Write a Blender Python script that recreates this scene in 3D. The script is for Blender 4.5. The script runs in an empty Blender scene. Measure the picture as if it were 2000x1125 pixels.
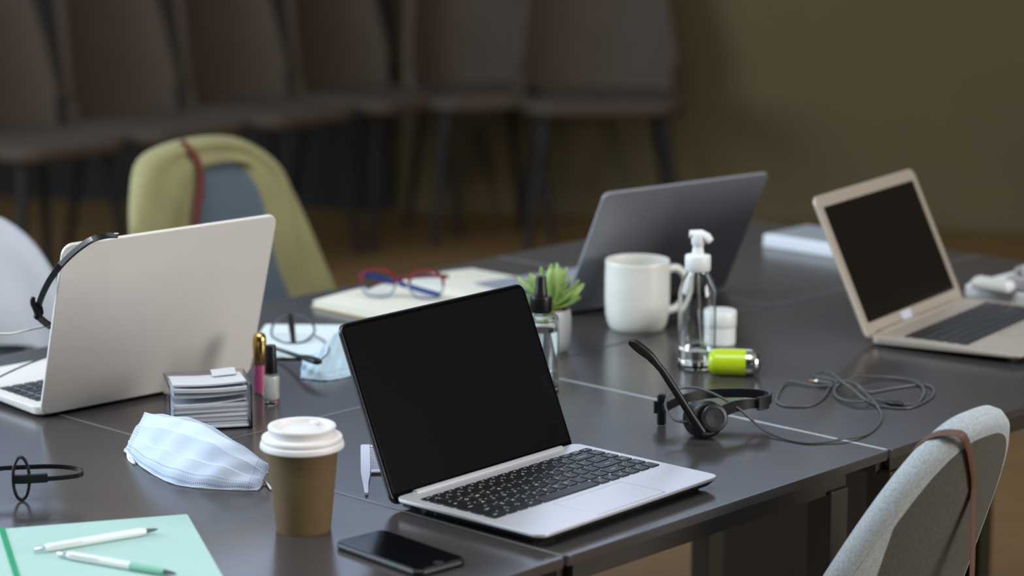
import bpy, math, random
from mathutils import Vector, Matrix
random.seed(7)
S = bpy.context.scene
COL = S.collection
PI = math.pi

# ------------------------------------------------------------------ camera
cd = bpy.data.cameras.new('camera')
cam = bpy.data.objects.new('camera', cd); COL.objects.link(cam)
cam.location = (0, 0, 1.5439)
cam.rotation_euler = (PI/2 - 0.2018, 0, 0)
cd.sensor_width = 36.0
cd.lens = 5002.7/2000*36.0
cd.clip_start = 0.05
cd.dof.use_dof = True
cd.dof.focus_distance = 2.98
cd.dof.aperture_fstop = 3.2
S.camera = cam

# ------------------------------------------------------------------ light
w = bpy.data.worlds.new('world'); S.world = w
w.use_nodes = True
w.node_tree.nodes['Background'].inputs[0].default_value = (0.55, 0.66, 0.8, 1)
w.node_tree.nodes['Background'].inputs[1].default_value = 0.05
def area(name, loc, target, sx, sy, power, color):
    l = bpy.data.lights.new(name, 'AREA'); l.shape = 'RECTANGLE'; l.size = sx; l.size_y = sy
    l.energy = power; l.color = color
    o = bpy.data.objects.new(name, l); COL.objects.link(o); o.location = loc
    o.rotation_euler = (Vector(target) - Vector(loc)).to_track_quat('-Z', 'Y').to_euler()
    o['kind'] = 'structure'
    return o
area('window_light', (-4.44, 3.6, 2.2), (0, 3.6, 2.2), 3.4, 2.2, 215, (0.70, 0.86, 1.0))
area('back_window_light', (-0.75, 8.95, 3.36), (-1.73, 4.05, 3.36), 4.6, 1.1, 56, (0.58, 0.73, 1.0))
area('ceiling_panel_light', (-0.3, 2.2, 4.1), (-0.2, 2.8, 0), 3.0, 2.6, 165, (0.92, 0.97, 1.0))
area('side_fill_light', (4.44, 0.9, 1.9), (0, 0.9, 1.9), 2.4, 1.8, 150, (1.0, 0.965, 0.92))  # unseen fill light added at right to brighten the left laptop lid
S.view_settings.view_transform = 'Standard'
S.view_settings.look = 'None'
S.view_settings.exposure = 0.1
S.view_settings.gamma = 1.0
S.view_settings.use_curve_mapping = False
S.cycles.use_denoising = True
S.cycles.max_bounces = 12
S.cycles.transmission_bounces = 12

# ------------------------------------------------------------------ helpers
class MB:
    def __init__(s): s.v = []; s.f = []; s.uv = {}; s.wn = False
    def add(s, vs, fs, m=None):
        n = len(s.v)
        s.v += [tuple(m @ Vector(p)) if m is not None else tuple(p) for p in vs]
        s.f += [tuple(i + n for i in f) for f in fs]
        return s
    def rings(s, rings, cap0=True, cap1=True, closed=True, m=None):
        k = len(rings[0]); vs = [p for r in rings for p in r]; fs = []
        for a in range(len(rings) - 1):
            for j in range(k if closed else k - 1):
                j2 = (j + 1) % k
                fs.append((a*k + j, a*k + j2, (a + 1)*k + j2, (a + 1)*k + j))
        if cap0: fs.append(tuple(reversed(range(k))))
        if cap1: fs.append(tuple((len(rings) - 1)*k + j for j in range(k)))
        return s.add(vs, fs, m)
    def prism(s, w, d, r, z0, z1, b=0.0, cx=0, cy=0, n=5, bn=2, m=None):
        def out(i):
            hw, hd, rr = w/2 - i, d/2 - i, max(r - i, 1e-5)
            o = []
            for qx, qy, a0 in ((1, 1, 0), (-1, 1, 90), (-1, -1, 180), (1, -1, 270)):
                for k in range(n + 1):
                    a = math.radians(a0 + 90*k/n)
                    o.append((cx + qx*(hw - rr) + rr*math.cos(a), cy + qy*(hd - rr) + rr*math.sin(a)))
            return o
        R = []
        if b > 0:
            s.wn = True
            for k in range(bn + 1):
                a = PI/2*k/bn; i = b*(1 - math.sin(a)); z = z0 + b*(1 - math.cos(a)); R.append([(x, y, z) for x, y in out(i)])
            for k in range(bn + 1):
                a = PI/2*k/bn; i = b*(1 - math.cos(a)); z = z1 - b*(1 - math.sin(a)); R.append([(x, y, z) for x, y in out(i)])
        else:
            R = [[(x, y, z0) for x, y in out(0)], [(x, y, z1) for x, y in out(0)]]
        return s.rings(R, m=m)
    def box(s, x0, x1, y0, y1, z0, z1, b=0.0, m=None):
        return s.prism(x1 - x0, y1 - y0, b if b else 0, z0, z1, b, (x0 + x1)/2, (y0 + y1)/2, n=2 if b else 1, bn=1, m=m) if b else s.add(
            [(x, y, z) for z in (z0, z1) for x, y in ((x0, y0), (x1, y0), (x1, y1), (x0, y1))],
            [(3, 2, 1, 0), (4, 5, 6, 7), (0, 1, 5, 4), (1, 2, 6, 5), (2, 3, 7, 6), (3, 0, 4, 7)], m)
    def lathe(s, prof, n=40, m=None, loop=False):
        R = [[(r*math.cos(2*PI*j/n), r*math.sin(2*PI*j/n), z) for j in range(n)] for r, z in prof]
        if loop: R.append(R[0])
        return s.rings(R, cap0=not loop, cap1=not loop, m=m)
    def tube(s, path, r, n=8, closed=False, flat=None, up=None, m=None):
        P = [Vector(p) for p in path]; k = len(P); R = []
        prev = None
        for i, p in enumerate(P):
            a = P[(i - 1) % k] if (closed or i > 0) else p
            c = P[(i + 1) % k] if (closed or i < k - 1) else p
            t = (c - a).normalized()
            if up is not None: u = Vector(up)
            elif prev is None: u = Vector((0, 0, 1)) if abs(t.z) < 0.9 else Vector((1, 0, 0))
            else: u = prev
            u = (u - t*u.dot(t))
            u = u.normalized() if u.length > 1e-6 else Vector((1, 0, 0))
            v = t.cross(u).normalized(); prev = u
            rr = r[i] if isinstance(r, (list, tuple)) else r
            ru, rv = (rr, rr) if flat is None else (rr, rr*flat)
            R.append([tuple(p + u*ru*math.cos(2*PI*j/n) + v*rv*math.sin(2*PI*j/n)) for j in range(n)])
        if closed:
            R.append(R[0]); return s.rings(R, False, False, m=m)
        return s.rings(R, m=m)
    def strip(s, path, wid, th, up=(0, 0, 1), m=None):
        P = [Vector(p) for p in path]; R = []
        for i, p in enumerate(P):
            t = (P[min(i + 1, len(P) - 1)] - P[max(i - 1, 0)]).normalized()
            u = Vector(up); u = (u - t*u.dot(t)).normalized(); v = t.cross(u).normalized()
            ww = wid[i] if isinstance(wid, (list, tuple)) else wid
            R.append([tuple(p + u*a*ww/2 + v*b*th/2) for a, b in ((-.9, -1), (.9, -1), (1, -.6), (1, .6), (.9, 1), (-.9, 1), (-1, .6), (-1, -.6))])
        return s.rings(R, m=m)
    def sheet(s, nu, nv, fn, th, uv=True, m=None):
        # solid sheet: fn(u, v) -> point; thickened along its normal
        def P(u, v): return Vector(fn(u, v))
        top = []; bot = []
        for j in range(nv + 1):
            for i in range(nu + 1):
                u, v = i/nu, j/nv; e = 1e-3
                du = P(min(u + e, 1), v) - P(max(u - e, 0), v); dv = P(u, min(v + e, 1)) - P(u, max(v - e, 0))
                nn = du.cross(dv); nn = nn.normalized() if nn.length > 1e-12 else Vector((0, 0, 1))
                p = P(u, v); top.append(tuple(p + nn*th/2)); bot.append(tuple(p - nn*th/2))
        N = len(top); f = []; W = nu + 1; base = len(s.v)
        for j in range(nv):
            for i in range(nu):
                a = j*W + i
                f.append((a, a + 1, a + W + 1, a + W)); f.append((N + a, N + a + W, N + a + W + 1, N + a + 1))
        rim = [i for i in range(nu + 1)] + [j*W + nu for j in range(1, nv + 1)] + [nv*W + i for i in range(nu - 1, -1, -1)] + [j*W for j in range(nv - 1, 0, -1)]
        for a, b in zip(rim, rim[1:] + rim[:1]): f.append((b, a, N + a, N + b))
        s.add(top + bot, f, m)
        if uv:
            for j in range(nv + 1):
                for i in range(nu + 1):
                    s.uv[base + j*W + i] = (i/nu, j/nv); s.uv[base + N + j*W + i] = (i/nu, j/nv)
        return s

def spl(pts, n=6, closed=False):
    P = [Vector(p) for p in pts]; k = len(P); o = []
    for i in range(k if closed else k - 1):
        g = (lambda j: P[j % k]) if closed else (lambda j: P[min(max(j, 0), k - 1)])
        a, b, c, d = g(i - 1), g(i), g(i + 1), g(i + 2)
        for q in range(n):
            t = q/n
            o.append(0.5*((2*b) + (c - a)*t + (2*a - 5*b + 4*c - d)*t*t + (3*b - a - 3*c + d)*t**3))
    if not closed: o.append(P[-1])
    return o
def lerp_pts(pts, t):
    k = len(pts) - 1; x = min(max(t, 0), 1)*k; i = min(int(x), k - 1); f = x - i
    P = [Vector(p) for p in pts]; g = lambda j: P[min(max(j, 0), k)]
    a, b, c, d = g(i - 1), g(i), g(i + 1), g(i + 2)
    return 0.5*((2*b) + (c - a)*f + (2*a - 5*b + 4*c - d)*f*f + (3*b - a - 3*c + d)*f**3)

def link(name, me, parent=None, loc=None, rot=None):
    o = bpy.data.objects.new(name, me); COL.objects.link(o)
    if parent is not None: o.parent = parent
    if loc is not None: o.location = loc
    if rot is not None: o.rotation_euler = rot
    return o
def mesh(name, mb, mat, smooth=True, ang=35):
    me = bpy.data.meshes.new(name); me.from_pydata(mb.v, [], mb.f); me.update()
    if mb.uv:
        l = me.uv_layers.new(name='uv')
        for lp in me.loops:
            l.data[lp.index].uv = mb.uv.get(lp.vertex_index, (0, 0))
    if smooth:
        me.polygons.foreach_set('use_smooth', [True]*len(me.polygons))
        me.set_sharp_from_angle(angle=math.radians(ang))
        if mb.wn:      # area-weighted normals keep flat faces flat beside their rounded edges
            lim = math.cos(math.radians(ang)); at = {}
            for p in me.polygons:
                for v in p.vertices: at.setdefault(v, []).append(p)
            nr = []
            for p in me.polygons:
                for v in p.vertices:
                    q = Vector()
                    for o in at[v]:
                        if o.normal.dot(p.normal) > lim: q += o.normal*o.area
                    nr.append(q.normalized() if q.length > 1e-14 else p.normal)
            me.normals_split_custom_set(nr)
    if mat: me.materials.append(mat)
    return me
def obj(name, mb, mat, parent=None, loc=None, rot=None, smooth=True, ang=35, label=None):
    o = link(name, mesh(name, mb, mat, smooth, ang), parent, loc, rot)
    if label: o['label'] = label
    return o
def thing(name, label, cat, loc=(0, 0, 0), rz=0.0, group=None):
    o = bpy.data.objects.new(name, None); COL.objects.link(o); o.empty_display_size = 0.02
    o.location = loc; o.rotation_euler = (0, 0, rz)
    o['label'] = label; o['category'] = cat
    if group: o['group'] = group
    return o
def tag(o, label, cat, group=None):
    o['label'] = label; o['category'] = cat
    if group: o['group'] = group
    return o
def struct(name, mb, mat, smooth=False):
    o = obj(name, mb, mat, smooth=smooth); o['kind'] = 'structure'; return o
def dup(root, loc, rz, label=None, skip=()):
    r = root.copy(); COL.objects.link(r); r.location = loc; r.rotation_euler = (0, 0, rz)
    if label: r['label'] = label
    for ch in root.children:
        c = ch.copy(); COL.objects.link(c); c.parent = r
        for g in ch.children:
            d = g.copy(); COL.objects.link(d); d.parent = c
    return r

# ------------------------------------------------------------------ materials
def lin(c): return tuple((x/12.92 if x <= .04045 else ((x + .055)/1.055)**2.4) for x in [q/255 for q in c]) + (1,)
MATS = {}
def mat(name, rgb, rough=.5, metal=0.0, spec=.5, noise=0.0, scale=30, bump=0.0, bscale=200, trans=0.0, ior=1.45, sheen=0.0, stretch=None, sub=0.0, coat=0.0, rgb2=None, detail=3):
    if name in MATS: return MATS[name]
    m = bpy.data.materials.new(name); m.use_nodes = True; MATS[name] = m
    nt = m.node_tree; b = nt.nodes['Principled BSDF']
    b.inputs['Base Color'].default_value = lin(rgb); b.inputs['Roughness'].default_value = rough
    b.inputs['Metallic'].default_value = metal; b.inputs['Specular IOR Level'].default_value = spec
    b.inputs['Transmission Weight'].default_value = trans; b.inputs['IOR'].default_value = ior
    b.inputs['Sheen Weight'].default_value = sheen; b.inputs['Coat Weight'].default_value = coat
    if sub: b.inputs['Subsurface Weight'].default_value = sub; b.inputs['Subsurface Radius'].default_value = (.01, .01, .01)
    tc = nt.nodes.new('ShaderNodeTexCoord'); mp = nt.nodes.new('ShaderNodeMapping')
    nt.links.new(tc.outputs['Object'], mp.inputs['Vector'])
    if stretch: mp.inputs['Scale'].default_value = stretch
    if noise or rgb2:
        n = nt.nodes.new('ShaderNodeTexNoise'); n.inputs['Scale'].default_value = scale; n.inputs['Detail'].default_value = detail
        nt.links.new(mp.outputs[0], n.inputs['Vector'])
        r = nt.nodes.new('ShaderNodeValToRGB'); r.color_ramp.elements[0].position = .3; r.color_ramp.elements[1].position = .7
        c = lin(rgb)
        if rgb2: r.color_ramp.elements[0].color = c; r.color_ramp.elements[1].color = lin(rgb2)
        else:
            r.color_ramp.elements[0].color = tuple(x*(1 - noise) for x in c[:3]) + (1,)
            r.color_ramp.elements[1].color = tuple(min(x*(1 + noise), 1) for x in c[:3]) + (1,)
        nt.links.new(n.outputs['Fac'], r.inputs[0]); nt.links.new(r.outputs[0], b.inputs['Base Color'])
    if bump:
        n2 = nt.nodes.new('ShaderNodeTexNoise'); n2.inputs['Scale'].default_value = bscale; n2.inputs['Detail'].default_value = 2
        nt.links.new(mp.outputs[0], n2.inputs['Vector'])
        bp = nt.nodes.new('ShaderNodeBump'); bp.inputs['Strength'].default_value = bump; bp.inputs['Distance'].default_value = .001
        nt.links.new(n2.outputs['Fac'], bp.inputs['Height']); nt.links.new(bp.outputs[0], b.inputs['Normal'])
    return m

M_table = mat('charcoal laminate', (66, 62, 62), .22, spec=.5, noise=.06, scale=9, bump=.04, bscale=600)
M_tedge = mat('charcoal edge', (58, 57, 60), .5)
M_strip = mat('aluminium strip', (190, 192, 192), .35, metal=.8)
M_joint = mat('grey joint strip', (112, 112, 115), .45)
M_leg = mat('dark bronze steel', (62, 58, 52), .45, metal=.3)
M_black = mat('matte black', (22, 22, 23), .55)
M_blackpl = mat('black plastic', (20, 21, 23), .38, bump=.05, bscale=900)
M_gloss = mat('gloss black', (6, 7, 9), .16, spec=.14)
M_alu = mat('bright aluminium', (212, 211, 216), .34, metal=.45, noise=.01, scale=200, bump=.02, bscale=2500)
M_alu_l = mat('warm aluminium', (240, 235, 230), .5, metal=.12, noise=.015, scale=5, bump=.02, bscale=2500)
M_grey = mat('space grey aluminium', (146, 148, 157), .42, metal=.35, bump=.02, bscale=2500)
M_screen = mat('dark screen glass', (14, 15, 20), .16, spec=.35)
M_screen2 = mat('dark screen panel', (20, 16, 15), .25, spec=.6)
M_key = mat('black key', (20, 19, 20), .42, spec=.55)
M_legend = mat('key legend', (225, 240, 240), .5)
M_white = mat('white plastic', (235, 238, 238), .35)
M_ceram = mat('white ceramic', (226, 226, 220), .25, noise=.02, scale=25, bump=.25, bscale=60)
M_paper = mat('white paper', (228, 232, 240), .9, spec=.15, noise=.015, scale=20)
M_cream = mat('cream paper', (228, 225, 212), .9, spec=.15, noise=.02, scale=12)
M_kraft = mat('kraft cardboard', (108, 87, 58), .75, noise=.08, scale=70, bump=.15, bscale=900)
M_lid = mat('cup lid', (226, 222, 222), .4, sub=.05)
M_glass = mat('clear plastic', (250, 252, 252), .03, trans=1.0, ior=1.42)
M_liq = mat('clear liquid', (245, 248, 250), .0, trans=1.0, ior=1.33)
M_acryl = mat('clear acrylic', (235, 238, 245), .05, trans=1.0, ior=1.2)
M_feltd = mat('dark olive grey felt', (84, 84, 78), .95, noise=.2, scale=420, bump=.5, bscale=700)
M_felt = mat('grey blue felt', (165, 174, 180), .95, noise=.22, scale=420, bump=.5, bscale=700, sheen=.25)
M_feltb = mat('blue grey upholstery', (96, 110, 124), .95, noise=.12, scale=300, bump=.3, bscale=500, sheen=.2)
M_brown = mat('taupe leather', (78, 64, 53), .7, noise=.06, scale=8)
M_jack = mat('olive cotton', (156, 150, 108), .9, noise=.08, scale=14, bump=.3, bscale=90)
M_zip = mat('maroon zip', (110, 48, 48), .7)
M_shirt = mat('pale blue cotton', (206, 214, 228), .9, noise=.03, scale=10, bump=.2, bscale=60)
M_tan = mat('tan leather', (96, 70, 58), .6, noise=.1, scale=60)
M_lime = mat('lime plastic', (186, 212, 28), .3, coat=.3)
M_chrome = mat('chrome', (225, 228, 230), .12, metal=1.0)
M_gold = mat('gold', (222, 188, 116), .2, metal=1.0)
M_pink = mat('pink gloss', (214, 92, 150), .25, coat=.5)
M_pearl = mat('pearl lacquer', (236, 236, 232), .25, coat=.4)
M_mint = mat('mint card', (172, 204, 199), .8, spec=.2, noise=.015, scale=10)
M_green = mat('green elastic', (30, 150, 105), .6)
M_mintpen = mat('mint pen', (140, 196, 176), .35)
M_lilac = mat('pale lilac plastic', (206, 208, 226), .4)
M_leaf = mat('leaf', (122, 164, 74), .45, rgb2=(188, 216, 134), scale=30)
M_red = mat('red frame', (120, 26, 30), .3)
M_blue = mat('blue frame', (40, 66, 150), .3)
M_lens = mat('lens', (240, 246, 255), .02, trans=1.0, ior=1.08)
M_cord = mat('grey cord', (84, 84, 86), .38)
M_cordl = mat('pale cord', (226, 228, 224), .45)
M_floor = mat('floor boards', (122, 92, 54), .6, noise=.12, scale=3, stretch=(1, 6, 1))
M_wall = mat('olive wall', (103, 90, 62), .85, noise=.03, scale=3)
M_dark = mat('matte dark', (36, 34, 32), .8)
M_plaster = mat('plaster', (190, 190, 186), .9)
M_rim = mat('dark steel rim', (70, 71, 76), .3, metal=.8)
M_under = mat('shaded under case', (52, 52, 54), .5)  # shade along the silver base's sides and underside, put into the colour
M_alu_r = mat('greige aluminium', (192, 181, 168), .45, metal=.35, bump=.02, bscale=2500)

# ------------------------------------------------------------------ room
TY = 0.8148
TX = Vector((math.cos(TY), math.sin(TY), 0)); TN = Vector((-math.sin(TY), math.cos(TY), 0))
def tn(t, n, z=0.0): return TX*t + TN*n + Vector((0, 0, z))
def poly_wall(a, b, z0, z1, th):
    a = Vector((a[0], a[1], 0)); b = Vector((b[0], b[1], 0)); t = (b - a).normalized(); nn = Vector((-t.y, t.x, 0))*th
    m = MB(); q = [a, b, b + nn, a + nn]
    m.add([(p.x, p.y, z) for z in (z0, z1) for p in q], [(3, 2, 1, 0), (4, 5, 6, 7), (0, 1, 5, 4), (1, 2, 6, 5), (2, 3, 7, 6), (3, 0, 4, 7)])
    return m
struct('floor', MB().box(-4.6, 4.6, -3.1, 10.2, -.1, 0), M_floor)
struct('ceiling', MB().box(-4.6, 4.6, -3.1, 10.2, 4.2, 4.3), M_plaster)
struct('wall_back', poly_wall((-4.6, 9.77), (4.6, 7.93), 0, 4.2, .15), M_wall)
struct('wall_left', poly_wall((-4.5, -3.1), (-4.5, 9.7), 0, 4.2, .15), M_plaster)
struct('wall_right', poly_wall((4.5, 7.9), (4.5, -3.1), 0, 4.2, .15), M_wall)
struct('wall_front', poly_wall((4.5, -3.0), (-4.5, -3.0), 0, 4.2, .15), M_dark)
struct('dark_backing', poly_wall((-4.4, 9.70), (-0.42, 8.90), 0, 3.1, .03), M_dark)  # dark sheet added behind the left chairs so their gaps come out dark

def window_frame(name, c, normal, w, h):
    nrm = Vector(normal).normalized(); ang = math.atan2(nrm.y, nrm.x) + PI/2
    m = MB(); M4 = Matrix.Translation(Vector(c)) @ Matrix.Rotation(ang, 4, 'Z'); f = .07
    for x0, x1, z0, z1 in ((-w/2 - f, w/2 + f, h/2, h/2 + f), (-w/2 - f, w/2 + f, -h/2 - f, -h/2), (-w/2 - f, -w/2, -h/2, h/2), (w/2, w/2 + f, -h/2, h/2)):
        m.box(x0, x1, -.05, .04, z0, z1, .006, m=M4)
    return struct(name, m, M_plaster)
window_frame('window_1', (-4.44, 3.6, 2.2), (1, 0, 0), 3.4, 2.2)
window_frame('window_2', (-0.75, 8.95, 3.36), (-.196, -.98, 0), 4.6, 1.1)
window_frame('fill_light_frame', (4.44, 0.9, 1.9), (-1, 0, 0), 2.4, 1.8)  # frame added around the right-hand fill light
struct('trim_2', MB().box(-1.86, 1.26, .84, 3.56, 4.12, 4.2, .01), M_plaster)

# ------------------------------------------------------------------ tables
def table(t0, t1, n0, n1, label, strips=(), legs=(), panel=None):
    c = tn((t0 + t1)/2, (n0 + n1)/2)
    r = thing('meeting_table', label, 'table', c, TY, 'dark meeting tables pushed together')
    L, W = t1 - t0, n1 - n0
    obj('tabletop', MB().prism(L - .003, W - .003, .006, .728, .740, .0018, n=3), M_table, r)
    fr = MB(); e = .045
    for sx in (-1, 1): fr.box(sx*(L/2 - e) - .012, sx*(L/2 - e) + .012, -W/2 + e, W/2 - e, .695, .728)
    for sy in (-1, 1): fr.box(-L/2 + e, L/2 - e, sy*(W/2 - e) - .012, sy*(W/2 - e) + .012, .695, .728)
    obj('underframe', fr, M_leg, r, smooth=False)
    for (lx, ly) in legs:
        x = lx - (t0 + t1)/2; y = ly - (n0 + n1)/2
        g = obj('leg', MB().prism(.036, .036, .004, .012, .7, .002), M_leg, r, (x, y, 0))
        obj('foot_pad', MB().lathe([(.0, 0), (.016, 0), (.016, .012), (0, .012)], 16), M_black, g)
    for (a0, a1, b0, b1, mm) in strips:
        cx, cy = (t0 + t1)/2, (n0 + n1)/2
        obj('edge_strip', MB().box(a0 - cx, a1 - cx, b0 - cy, b1 - cy, .7295, .7404, .0002), mm, r)
    if panel:
        p0, p1 = panel
        obj('modesty_panel', MB().box(p0 - (t0 + t1)/2, p1 - (t0 + t1)/2, W/2 - .035, W/2 - .020, .10, .695, .002), M_black, r)
    return r
NC = 2.316
table(1.315, 1.888, 1.701, 2.895, 'dark table at front left holding the coffee cup, the phone and the mint folder', legs=[(1.37, 1.745), (1.85, 1.745), (1.37, 2.85), (1.85, 2.85)], strips=[(1.8866, 1.8894, 1.708, 2.89, M_joint)])
table(1.888, 2.465, 1.701, NC, 'dark table under the front open laptop and the black headset', legs=[(2.40, 1.745), (2.40, 2.27)])
table(2.465, 3.60, 1.701, NC, 'long dark table with a pale metal edge strip, under the tangled cord and right laptop', strips=[(2.4610, 2.4670, 1.7075, NC - .003, M_strip)],
      legs=[(2.52, 1.745), (3.55, 1.745), (2.845, 2.285), (3.55, 2.27)], panel=(2.865, 3.53))
table(1.888, 3.032, NC, 2.895, 'long dark table holding the silver left laptop and the open notebook', legs=[(1.94, 2.85), (2.98, 2.85)],
      strips=[(1.892, 2.46, NC - .0014, NC + .0010, M_joint), (2.462, 3.028, NC - .0010, NC + .0006, M_tedge)])
table(3.032, 3.60, NC, 2.895, 'dark table at the far end, under the white book behind the right laptop', legs=[(3.09, 2.85), (3.55, 2.85), (3.55, 2.36)],
      strips=[(3.0306, 3.0332, NC + .003, 2.892, M_joint), (3.036, 3.597, NC - .0012, NC + .0010, M_joint)])

# ------------------------------------------------------------------ chairs
def shell_y(p, s, z): return p['d']*abs(s)**2.2 - p['rec']*(z - p['zt'])
def rim_z(p, s): return p['zt'] - p['h']*abs(s)**p['pw']
def make_chair(name, label, p, m_back, m_seat, m_leg, loc, rz, group=None, leg_r=.012, m_outer=None):
    r = thing(name, label, 'chair', loc, rz, group)
    zl = p['zl']; th = p['th']
    def F(u, v):
        s = 2*u - 1; zr = rim_z(p, s); z = zl + (zr - zl)*v
        return (p['w']*s, shell_y(p, s, z), z)
    mb = MB().sheet(36, 14, F, th, uv=False)
    mb.tube([F(u/48, 1) for u in range(49)], th/2, 10)
    obj('backrest', mb, m_back, r, ang=60)
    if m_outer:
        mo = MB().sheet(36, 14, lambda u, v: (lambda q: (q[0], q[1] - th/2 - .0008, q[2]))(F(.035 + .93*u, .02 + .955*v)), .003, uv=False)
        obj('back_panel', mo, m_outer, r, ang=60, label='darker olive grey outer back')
    ys = shell_y(p, 0, p['seat']) + .012
    sd = p['sd']
    obj('seat', MB().prism(p['w']*2.0, sd, .09, p['seat'] - .045, p['seat'], .018, 0, ys + sd/2 + th/2, n=8, bn=4), m_seat, r)
    for sx in (-1, 1):
        for (fy, oy) in ((ys + .07, -.05), (ys + sd - .05, .04)):
            x0 = sx*p['w']*.72; x1 = sx*p['w']*.98
            obj('leg', MB().tube([(x1, fy + oy, 0), (x0, fy, p['seat'] - .045)], [leg_r*.75, leg_r], 10), m_leg, r)
    return r
PC = dict(w=.1676, d=.0673, h=.4034, pw=2.6932, rec=.3383, zt=.8581 - .014, zl=.40, th=.034, seat=.45, sd=.42)
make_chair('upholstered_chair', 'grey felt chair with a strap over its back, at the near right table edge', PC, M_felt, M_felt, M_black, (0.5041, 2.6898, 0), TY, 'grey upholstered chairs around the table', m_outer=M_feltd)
st = thing('bag_strap', 'thin brown leather strap slung over the back of the near grey chair', 'strap', (0.50, 2.68, .80))
def chair_pt(p, loc, rz, s, z, off):
    y = shell_y(p, s, z) + off; x = p['w']*s
    return Vector((loc[0] + x*math.cos(rz) - y*math.sin(rz), loc[1] + x*math.sin(rz) + y*math.cos(rz), z))
cp = lambda s, z, off: chair_pt(PC, (0.5041, 2.6898), TY, s, z, off) - Vector((0.50, 2.68, .80))
o0 = Vector((0.50, 2.68, .80))
hang = cp(.03, .76, -.0235)
sp = spl([cp(-.30, .70, .021), cp(-.35, .79, .021), cp(-.38, .822, .020), cp(-.375, .842, .003), cp(-.345, .846, -.0215), cp(-.233, .829, -.0225), cp(-.126, .805, -.0225), cp(-.03, .782, -.0225), hang, hang + Vector((.002, .0, -.07)), hang + Vector((.001, 0, -.20)), hang + Vector((0, 0, -.34))], 6)
ups = Vector((TX.x, TX.y, .6))
obj('strap_band', MB().tube(sp, .0052, 10, flat=.25, up=ups), M_tan, st)

PJ = dict(w=.172, d=.022, h=.40, pw=2.7, rec=.24, zt=.862, zl=.40, th=.034, seat=.45, sd=.42)
CJ = (-.552, 4.515)
make_chair('upholstered_chair', 'blue grey chair with the olive jacket hung on its back, behind the silver laptop', PJ, M_feltb, M_feltb, M_black, (CJ[0], CJ[1], 0), TY + PI, 'grey upholstered chairs around the table')
CW = (-.91, 3.93)
make_chair('upholstered_chair', 'grey chair with the pale blue shirt hung on it at the left table side', dict(PJ, zt=PJ['zt'] - .024), M_feltb, M_feltb, M_black, (CW[0], CW[1], 0), TY + PI, 'grey upholstered chairs around the table')

def drape(stations, p, front, back, wav=0.004, seed=1):
    # stations: (outer x, outer z, inner x, inner z): a garment wrapped over the rim, front flap and back flap
    rnd = random.Random(seed); ph = rnd.random()*6
    fo = [(a, 0, b) for a, b, c, d in stations]; fi = [(c, 0, d) for a, b, c, d in stations]
    n = 44; K = 22; R = []
    for i in range(n + 1):
        t = i/n; o = lerp_pts(fo, t); q = lerp_pts(fi, t)
        ring = []
        for k in range(K):
            a = k/K
            if a < .5:            # front: inner -> outer
                f = a/.5; x = q.x + (o.x - q.x)*f; z = q.z + (o.z - q.z)*f
                off = front*(1 - max(0, (f - .7)/.3)**2) + wav*math.sin(ph + f*9 + t*13)
            else:                 # back: outer -> centre
                f = (a - .5)/.5; x = o.x*(1 - .85*f); z = o.z + (-.05*f)
                off = -back*min(1, f*5)**.5 + wav*math.sin(ph + f*7 + t*9)
            s = min(1.25, abs(x)/p['w'])
            y = p['d']*s**2.2 - p['rec']*(z - p['zt']) + off
            ring.append((x, y, z))
        R.append(ring)
    return MB().rings(R)
zz = .74
J = [(.235, -.14, .085, -.14), (.222, -.05, .080, -.05), (.208, .014, .074, .006), (.187, .072, .048, .062), (.150, .128, .028, .100), (.075, .149, -.004, .108), (-.011, .154, -.045, .110), (-.088, .143, -.082, .098), (-.150, .100, -.112, .068), (-.172, .045, -.116, .035), (-.187, -.008, -.114, -.002), (-.206, -.08, -.124, -.075), (-.224, -.149, -.150, -.146), (-.23, -.17, -.16, -.17)]
J = [(a, b + zz, c, d + zz) for a, b, c, d in J]
jk = thing('jacket', 'olive green jacket with a maroon zip hung over the blue grey chair', 'jacket', (CJ[0], CJ[1], 0), TY + PI)
obj('jacket_body', drape(J, PJ, .030, .034, seed=3), M_jack, jk, ang=80)
zp = [(.057, .155), (.050, .135), (.043, .110), (.042, .090), (.052, .062), (.066, .036), (.075, .006), (.080, -.05), (.085, -.12)]
zpath = spl([(x, PJ['d']*(abs(x)/PJ['w'])**2.2 - PJ['rec']*(z + zz - PJ['zt']) + (.039 if z < .142 else .022), z + zz) for x, z in zp], 5)
obj('zip', MB().tube(zpath, .0080, 8, flat=.4, up=(1, 0, .3)), M_zip, jk, label='maroon zip')
Wd = [(.20, -.10, .06, -.055), (.195, -.02, .05, -.055), (.19, .03, .04, -.05), (.17, .085, .03, -.045), (.12, .125, .01, -.045), (.0, .135, 0, -.05), (-.10, .128, -.02, -.05), (-.145, .106, -.035, -.055), (-.178, .072, -.06, -.06), (-.198, .035, -.085, -.062), (-.210, .000, -.11, -.066), (-.212, -.05, -.135, -.075), (-.20, -.105, -.15, -.10)]
Wd = [(a, b + zz - .022, c, d + zz - .03) for a, b, c, d in Wd]
sh = thing('shirt', 'pale blue shirt draped over the chair at the left edge', 'shirt', (CW[0], CW[1], 0), TY + PI)
obj('shirt_body', drape(Wd, dict(PJ, zt=PJ['zt'] - .024), .028, .032, wav=.010, seed=5), M_shirt, sh, ang=80)

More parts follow.
